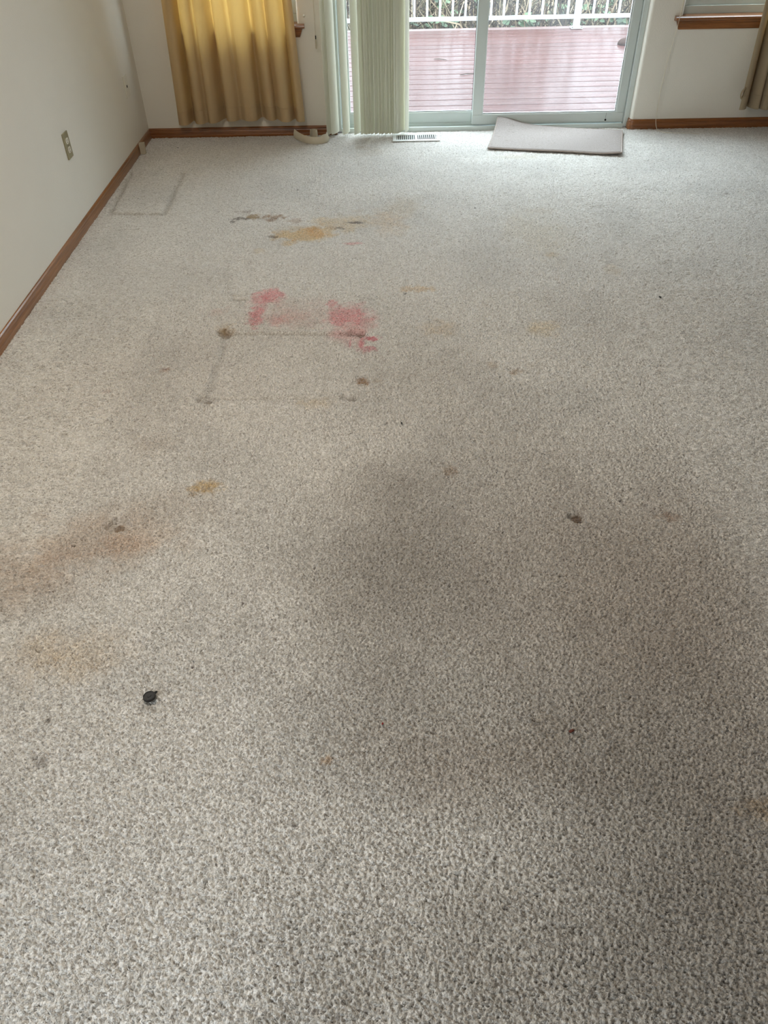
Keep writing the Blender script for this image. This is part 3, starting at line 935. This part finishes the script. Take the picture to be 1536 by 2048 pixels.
def matf(a, b, dz=0):
    p = (TL * (1 - a) + TR_ * a) * (1 - b) + (BL_ * (1 - a) + BR_ * a) * b
    return p + Vector((0, 0, matz(a, b) + dz)) - om


MB().grid(lambda a, b: matf(a, b), 40, 24, .006).build('pile', M['mat'], mt, smooth=True, sharp=50)
edge = [matf(i / 30, 0) for i in range(31)] + [matf(1, i / 20) for i in range(1, 21)] + [matf(1 - i / 30, 1) for i in range(1, 31)] + [matf(0, 1 - i / 20) for i in range(1, 20)]
MB().tube(edge + [edge[0]], .0046, 8).build('binding', M['binding'], mt, smooth=True)
inn = [matf(.012 + .976 * i / 30, .975, .0036) for i in range(31)] + [matf(.988, .975 - .95 * i / 20, .0036) for i in range(1, 21)]
MB().tube(inn, .0011, 5).build('stitching', M['binding'], mt)


# ------------------------------------------------------------------ bits on the carpet
def fl(u, v):
    p = at(u, v, 2, 0)
    return (p.x, p.y, 0)


g = tag(empty('furniture_glide', fl(300, 1397), .5), 'black oval rubber furniture foot lying on the carpet', 'rubber foot')
q = MB().lathe([(.0125, .000), (.0145, .002), (.0150, .006), (.0140, .0095), (.0122, .0100), (.0116, .0088), (.0050, .0086), (.0046, .0098), (.001, .0100)], seg=24)
q.v = [(x * 1.0, y * .82, z + .12 * y + .0022) for x, y, z in q.v]
q.build('cup', M['black'], g, smooth=True, sharp=40)
MB().tube([(.012, .004, .006), (.018, .0065, .0055), (.020, .0075, .004)], [.0035, .003, .002], 8).build('nub', M['black'], g, smooth=True)


def crumb(name, u, v, size, mat, label, seed, flat=.45, cat='debris'):
    r = random.Random(seed)
    bm = bmesh.new()
    bmesh.ops.create_icosphere(bm, subdivisions=2, radius=1)
    for q_ in bm.verts:
        s = 1 + r.uniform(-.25, .25)
        q_.co = Vector((q_.co.x * s * size, q_.co.y * s * size * .6, (q_.co.z * s + .8) * size * flat))
    me = bpy.data.meshes.new(name)
    bm.to_mesh(me)
    bm.free()
    me.materials.append(mat)
    o = bpy.data.objects.new(name, me)
    COL.objects.link(o)
    o.location = fl(u, v)
    o.rotation_euler = (0, 0, r.uniform(0, 3))
    return tag(o, label, cat)


crumb('brown_crumb', 1142, 1463, .0065, M['rubber_tip'], 'small reddish brown crumb on the dark carpet at lower right', 1)
crumb('red_crumb', 765, 1448, .0035, M['redbit'], 'tiny red speck on carpet in the lower middle', 2)
crumb('black_crumb', 1320, 595, .0070, M['black'], 'tiny black bit on clean carpet at the right', 3)
crumb('black_crumb', 803, 847, .0050, M['black'], 'tiny black bit on carpet below the brown spot', 4)
crumb('black_crumb', 236 + 120, 296, .004, M['black'], 'tiny black speck on carpet under the gold curtain', 6)

# ------------------------------------------------------------------ deck outside
DZ, PITCH_B = -.07, .1475
k = N('wet_deck_board')
c = k.coord((1, 1, 1))
info = k.n('ObjectInfo')
g1 = k.noise(k.coord((1.2, 22, 22)), 2.5, 4)
cola = k.ramp(g1, [(.3, srgb(70, 46, 43)), (.7, srgb(90, 61, 57))])
rnd = k.ramp(info.outputs['Random'], [(0, (.88, .88, .88)), (1, (1.05, 1.03, 1.02))])
k.l(k.mul(cola, rnd), k.b.inputs['Base Color'])
k.l(k.ramp(k.noise(k.coord((.9, 2.5, 1)), 1.6, 3), [(.35, (.14,) * 3), (.7, (.34,) * 3)]), k.b.inputs['Roughness'])
k.b.inputs['IOR'].default_value = 1.33
k.b.inputs['Specular IOR Level'].default_value = .14
k.l(k.bump(k.noise(k.coord((3, 60, 60)), 2, 2), .0008), k.b.inputs['Normal'])
M['deck'] = k.m
dk = tag(empty('deck', (2.2, 1.8, DZ)), 'wet reddish wooden deck boards outside the glass door', kind='structure')
bx = MB().box((-4.6, -.0695, -.030), (4.6, .0695, 0), .004)
first = None
ydeck = 3.40
yy = ydeck - .05
n_b = int((yy - .20) / PITCH_B)
for i in range(n_b):
    if first is None:
        first = bx.build('plank', M['deck'], dk)
        b = first
    else:
        b = first.copy()
        COL.objects.link(b)
        b.parent = dk
    b.location = (0, yy - (i + .5) * PITCH_B - 1.8, -.0003 * (i % 3))
rim = MB().box((-4.6, -.045, -.2), (4.6, .045, .004), .006).build('edge_board', simple('pale_edge_board', srgb(104, 80, 75), .3, .05, 6), dk)
rim.location = (0, ydeck - 1.8, 0)
MB().box((-4.6, -1.6, -.2), (4.6, 1.5, -.05)).build('joists', M['dark'], dk)

# railing
ra = tag(empty('deck_railing', (2.2, 3.35, DZ)), 'white metal deck railing with slim balusters beyond the glass door', 'railing')


def rl(mb, nm, parent=ra, mat='rail', **k):
    mb.v = [tuple(Vector(p) - Vector((2.2, 3.35, DZ))) for p in mb.v]
    return mb.build(nm, M[mat], parent, **k)


rl(MB().box((-2.4, 3.335, .012), (6.8, 3.365, .044), .003), 'bottom_rail')
rl(MB().box((-2.4, 3.325, .90), (6.8, 3.375, .945), .006), 'top_rail')
xp = at(1156, 23.4, 1, 3.35).x
pitch = at(1085, 23.4, 1, 3.35).x - at(1059, 23.4, 1, 3.35).x
pitch = (at(1110, 23.4, 1, 3.35).x - at(828.6, 23.4, 1, 3.35).x) / 11
xb = at(1110, 23.4, 1, 3.35).x
xb2 = at(1177, 23.4, 1, 3.35).x
BAY = xb2 - xb + 13 * pitch - 2 * pitch + pitch
posts = [xp + i * (pitch * 15) for i in (-2, -1, 0, 1)]
tpl = None
for i, x in enumerate(posts):
    po = rl(MB().box((x - .028, 3.322, DZ), (x + .028, 3.378, .96), .004), 'post')
    pl = rl(MB().box((x - .055, 3.295, DZ + .004), (x + .055, 3.405, DZ + .013), .003), 'base_plate', po)
    for sx in (-.044, .044):
        rl(MB().lathe([(.009, 0), (.009, .006), (.005, .008)], (x + sx, 3.305, DZ + .013), 10), 'bolt', po, 'screw')
bt = MB().box((-.0095, -.0095, 0), (.0095, .0095, .86), .0015)
bt_o = None
for x0_, x1_ in zip(posts[:-1], posts[1:]):
    nb = 14
    for j in range(nb):
        x = x1_ - (xp - xb) + 0 * j - j * pitch + (0) + pitch * 0
        x = x1_ - (xp - at(1135.7, 23.4, 1, 3.35).x) - j * pitch
        if x < x0_ + .05:
            continue
        if bt_o is None:
            bt_o = bt.build('baluster', M['rail'], ra)
            b = bt_o
        else:
            b = bt_o.copy()
            COL.objects.link(b)
            b.parent = ra
        b.location = (x - 2.2, 0, .043 - DZ)

# fallen leaf and twigs on the deck
lf = at(1247, 89, 2, DZ)
M['dryleaf'] = simple('dry_leaf', srgb(58, 42, 35), .8, .2, 30, .002, 60)
M['dryleaf'].node_tree.nodes['Principled BSDF'].inputs['Specular IOR Level'].default_value = .1
q = MB().lathe([(.068, .0), (.070, .008), (.064, .026), (.050, .042), (.028, .052), (.004, .055)], seg=24)
q.v = [(x * (1 + .08 * math.sin(5 * math.atan2(y, x))), y * .8, z * (1 + .06 * math.sin(40 * x))) for x, y, z in q.v]
o = q.build('brown_lump', M['dryleaf'], None, smooth=True)
o.location = (lf.x + .02, lf.y, DZ)
tag(o, 'small rounded brown lump lying on the wet deck at the door edge', 'debris')
for u0, v0, u1, v1, lab in ((920, 151, 949, 148, 'dark twig on the deck left of the door stile'), (868, 119, 893, 121, 'dark twig on the deck just right of the blind')):
    a, b = at(u0, v0, 2, DZ), at(u1, v1, 2, DZ)
    d = b - a
    o = MB().tube([(0, 0, .004), tuple(d * .4 + Vector((0, .012, .006))), tuple(d + Vector((0, 0, .004)))], [.002, .0035, .002], 6).build('twig', M['bark'], None, smooth=True)
    o.location = (a.x, a.y, DZ)
    tag(o, lab, 'twig')

# ------------------------------------------------------------------ ground and brush beyond the deck
def gz(x, y):
    return -.42 + .10 * (y - 3.5) + .02 * math.sin(2 * x + y) + (.03 * max(0, y - 7))


q = MB().grid(lambda a, b: (-9 + 24 * a, 3.46 + 18 * b, gz(-9 + 24 * a, 3.46 + 18 * b)), 40, 40)
tag(q.build('ground', M['soil'], None, smooth=True), 'brushy brown ground beyond the deck', kind='structure')
tag(MB().box((-9, -.5, -1.0), (15, 3.46, -.6)).build('ground', M['soil']), 'bare earth beneath the deck', kind='structure')


def leaf_mesh(mb, p, d, nrm, L, W):
    s = d.cross(nrm).normalized()
    pts = [p, p + d * L * .35 + s * W * .5 + nrm * L * .04, p + d * L, p + d * L * .35 - s * W * .5 + nrm * L * .04, p + d * L * .55 - nrm * L * .05,
           p + d * L * .75 + s * W * .32, p + d * L * .75 - s * W * .32]
    mb.add(pts, [(0, 1, 4), (1, 5, 4), (5, 2, 4), (2, 6, 4), (6, 3, 4), (3, 0, 4)])


def dry_brush(n=11500, nl=1800):
    """uncountable tangle of twigs, canes and dead leaves"""
    r = np.random.default_rng(3)
    mb = MB()
    V, F = mb.v, mb.f
    for i in range(n):
        y = 3.55 + 4.65 * r.random() ** 1.35
        x = -.6 + 6.8 * r.random() + (y - 3.5) * .1
        L = r.uniform(.15, .65)
        az, el = r.uniform(0, 6.283), r.normal(.45, .5)
        d = np.array([math.cos(az) * math.cos(el), math.sin(az) * math.cos(el), abs(math.sin(el))])
        p = np.array([x, y, gz(x, y) + r.uniform(0, .16)])
        if p[1] + d[1] * L < 3.5:
            d[1] = abs(d[1])
        bend = r.normal(0, .12, 3) * L
        bend[2] -= .06 * L
        R0 = .006 * r.uniform(.5, 1.7)
        pts = [p, p + d * L * .5 + bend * .5, p + d * L]
        s = np.cross(d, [0.3, .2, 1.0])
        s /= np.linalg.norm(s) + 1e-9
        t = np.cross(d, s)
        b = len(V)
        for j, pt in enumerate(pts):
            rr = R0 * (1, .8, .4)[j]
            for a in (0, 2.094, 4.189):
                V.append(tuple(pt + (s * math.cos(a) + t * math.sin(a)) * rr))
        for j in range(2):
            for a in range(3):
                F.append((b + j * 3 + a, b + j * 3 + (a + 1) % 3, b + (j + 1) * 3 + (a + 1) % 3, b + (j + 1) * 3 + a))
    r = random.Random(99)
    for i in range(nl):
        y = 3.55 + 4 * r.random() ** 1.4
        x = -.6 + 6.8 * r.random()
        a = r.uniform(0, 6.28)
        d = Vector((math.cos(a), math.sin(a), r.uniform(-.4, .6))).normalized()
        nm = Vector((r.uniform(-1, 1), r.uniform(-1, .3), 1)).normalized()
        nm = (nm - d * nm.dot(d)).normalized()
        leaf_mesh(mb, Vector((x, y, gz(x, y) + r.uniform(.02, .22))), d, nm, r.uniform(.03, .08), r.uniform(.02, .05))
    k = N('dry_brush_mix')
    geo = k.n('NewGeometry')
    k.l(k.ramp(geo.outputs['Random Per Island'], [(0, srgb(24, 18, 15)), (.2, srgb(46, 35, 28)), (.45, srgb(70, 55, 42)), (.6, srgb(66, 66, 44)),
                                                  (.8, srgb(112, 94, 74)), (1, srgb(176, 160, 134))]), k.b.inputs['Base Color'])
    k.b.inputs['Roughness'].default_value = .85
    tag(mb.build('dry_brush', k.m), 'tangle of dry tan twigs, canes and dead leaves beyond the railing', 'brush', kind='stuff')


dry_brush()

k = N('ivy_leaf')
info = k.n('ObjectInfo')
k.l(k.ramp(info.outputs['Random'], [(0, srgb(30, 48, 22)), (.5, srgb(48, 70, 36)), (1, srgb(74, 92, 60))]), k.b.inputs['Base Color'])
k.b.inputs['Roughness'].default_value = .65
M['ivy'] = k.m
SP = [(838, 48, 'broad green leafy weed at the deck edge just right of the blind'), (878, 46, 'pale green leafy weed behind the railing near the blind'),
      (1035, 46, 'green leafy weed behind the railing by the door stile'), (1075, 44, 'low green weed left of the railing post'),
      (1165, 42, 'green leafy weed just right of the railing post'), (1188, 20, 'taller green weed between balusters right of post'),
      (1238, 8, 'green leafy sprig near the right door frame'), (900, 12, 'grey-green weed in the brush beyond the left pane'),
      (950, 14, 'green sprig partly behind the door stile'), (1225, 45, 'low green weed at the far right of deck edge'), (1110, 20, 'small green weed left of the railing post')]
for i, (u, v, lab) in enumerate(SP):
    r = random.Random(50 + i)
    yd = 3.62 + r.uniform(0, .25) if v > 30 else 4.2 + r.uniform(0, .5)
    p = at(u, v, 1, yd)
    z0 = gz(p.x, p.y)
    root = tag(empty('leafy_weed', (p.x, p.y, z0)), lab, 'weed', 'green weeds beyond the deck')
    stem = MB()
    for j in range(9):
        a = r.uniform(0, 6.28)
        base = Vector((r.uniform(-.02, .02), r.uniform(-.01, .02), 0))
        tip = Vector((math.cos(a) * r.uniform(.02, .11), abs(math.sin(a)) * r.uniform(0, .08), p.z - z0 + r.uniform(-.05, .05)))
        stem.tube([base, (base + tip) / 2 + Vector((0, 0, .02)), tip], .0025, 4)
        d = Vector((math.cos(a), .6 * math.sin(a) - .2, r.uniform(-.2, .3))).normalized()
        nm = (Vector((0, -.7, 1)) + Vector((r.uniform(-.5, .5), r.uniform(-.3, .3), 0))).normalized()
        nm = (nm - d * nm.dot(d)).normalized()
        lm = MB()
        leaf_mesh(lm, tip, d, nm, r.uniform(.06, .115), r.uniform(.05, .085))
        lm.build('leaf', M['ivy'], root)
    stem.build('stem', M['bark'], root)


def evergreen(x, y, h, spread, seed, label):
    r = random.Random(seed)
    z0 = gz(x, y)
    root = tag(empty('evergreen_tree', (x, y, z0)), label, 'tree')
    MB().tube([(0, 0, -.1), (.03, 0, h * .4), (0, .05, h)], [.16, .11, .02], 10).build('trunk', M['bark'], root, smooth=True)
    f = MB()
    for i in range(900):
        t = r.random() ** .8
        a = r.uniform(0, 6.28)
        R = spread * (1 - t) * r.uniform(.25, 1) + .05
        p = Vector((math.cos(a) * R, math.sin(a) * R, .4 + t * (h - .3) - R * .25))
        d = Vector((math.cos(a), math.sin(a), -.35)).normalized()
        leaf_mesh(f, p, d, Vector((-.35 * math.cos(a) * -1, .35 * math.sin(a), .94)).normalized(), r.uniform(.3, .5), r.uniform(.12, .25))
    f.build('foliage', M['needles'], root)


evergreen(3.75, 10.5, 5.0, .75, 11, 'slim evergreen tree beyond the brush, mirrored in the wet deck')
for i_, (tx, ty, th, ts) in enumerate(((-9, 19, 6.5, 2.2), (-5.4, 22, 5.6, 1.8), (-1.0, 22, 6.2, 2.0), (2.6, 25, 5.2, 1.6), (6.3, 22, 5.6, 2.2), (10, 20, 6.6, 2.3), (14, 19, 6.2, 2.2))):
    evergreen(tx, ty, th, ts, 20 + i_, ('leftmost', 'second', 'third', 'middle', 'fifth', 'sixth', 'rightmost')[i_] + ' evergreen of the distant tree line behind the brush')
evergreen(7.2, 10.0, 6.0, 1.5, 12, 'broad evergreen tree far right beyond the brush')
evergreen(-2.5, 12.0, 6.0, 1.6, 13, 'broad evergreen tree far left beyond the brush')
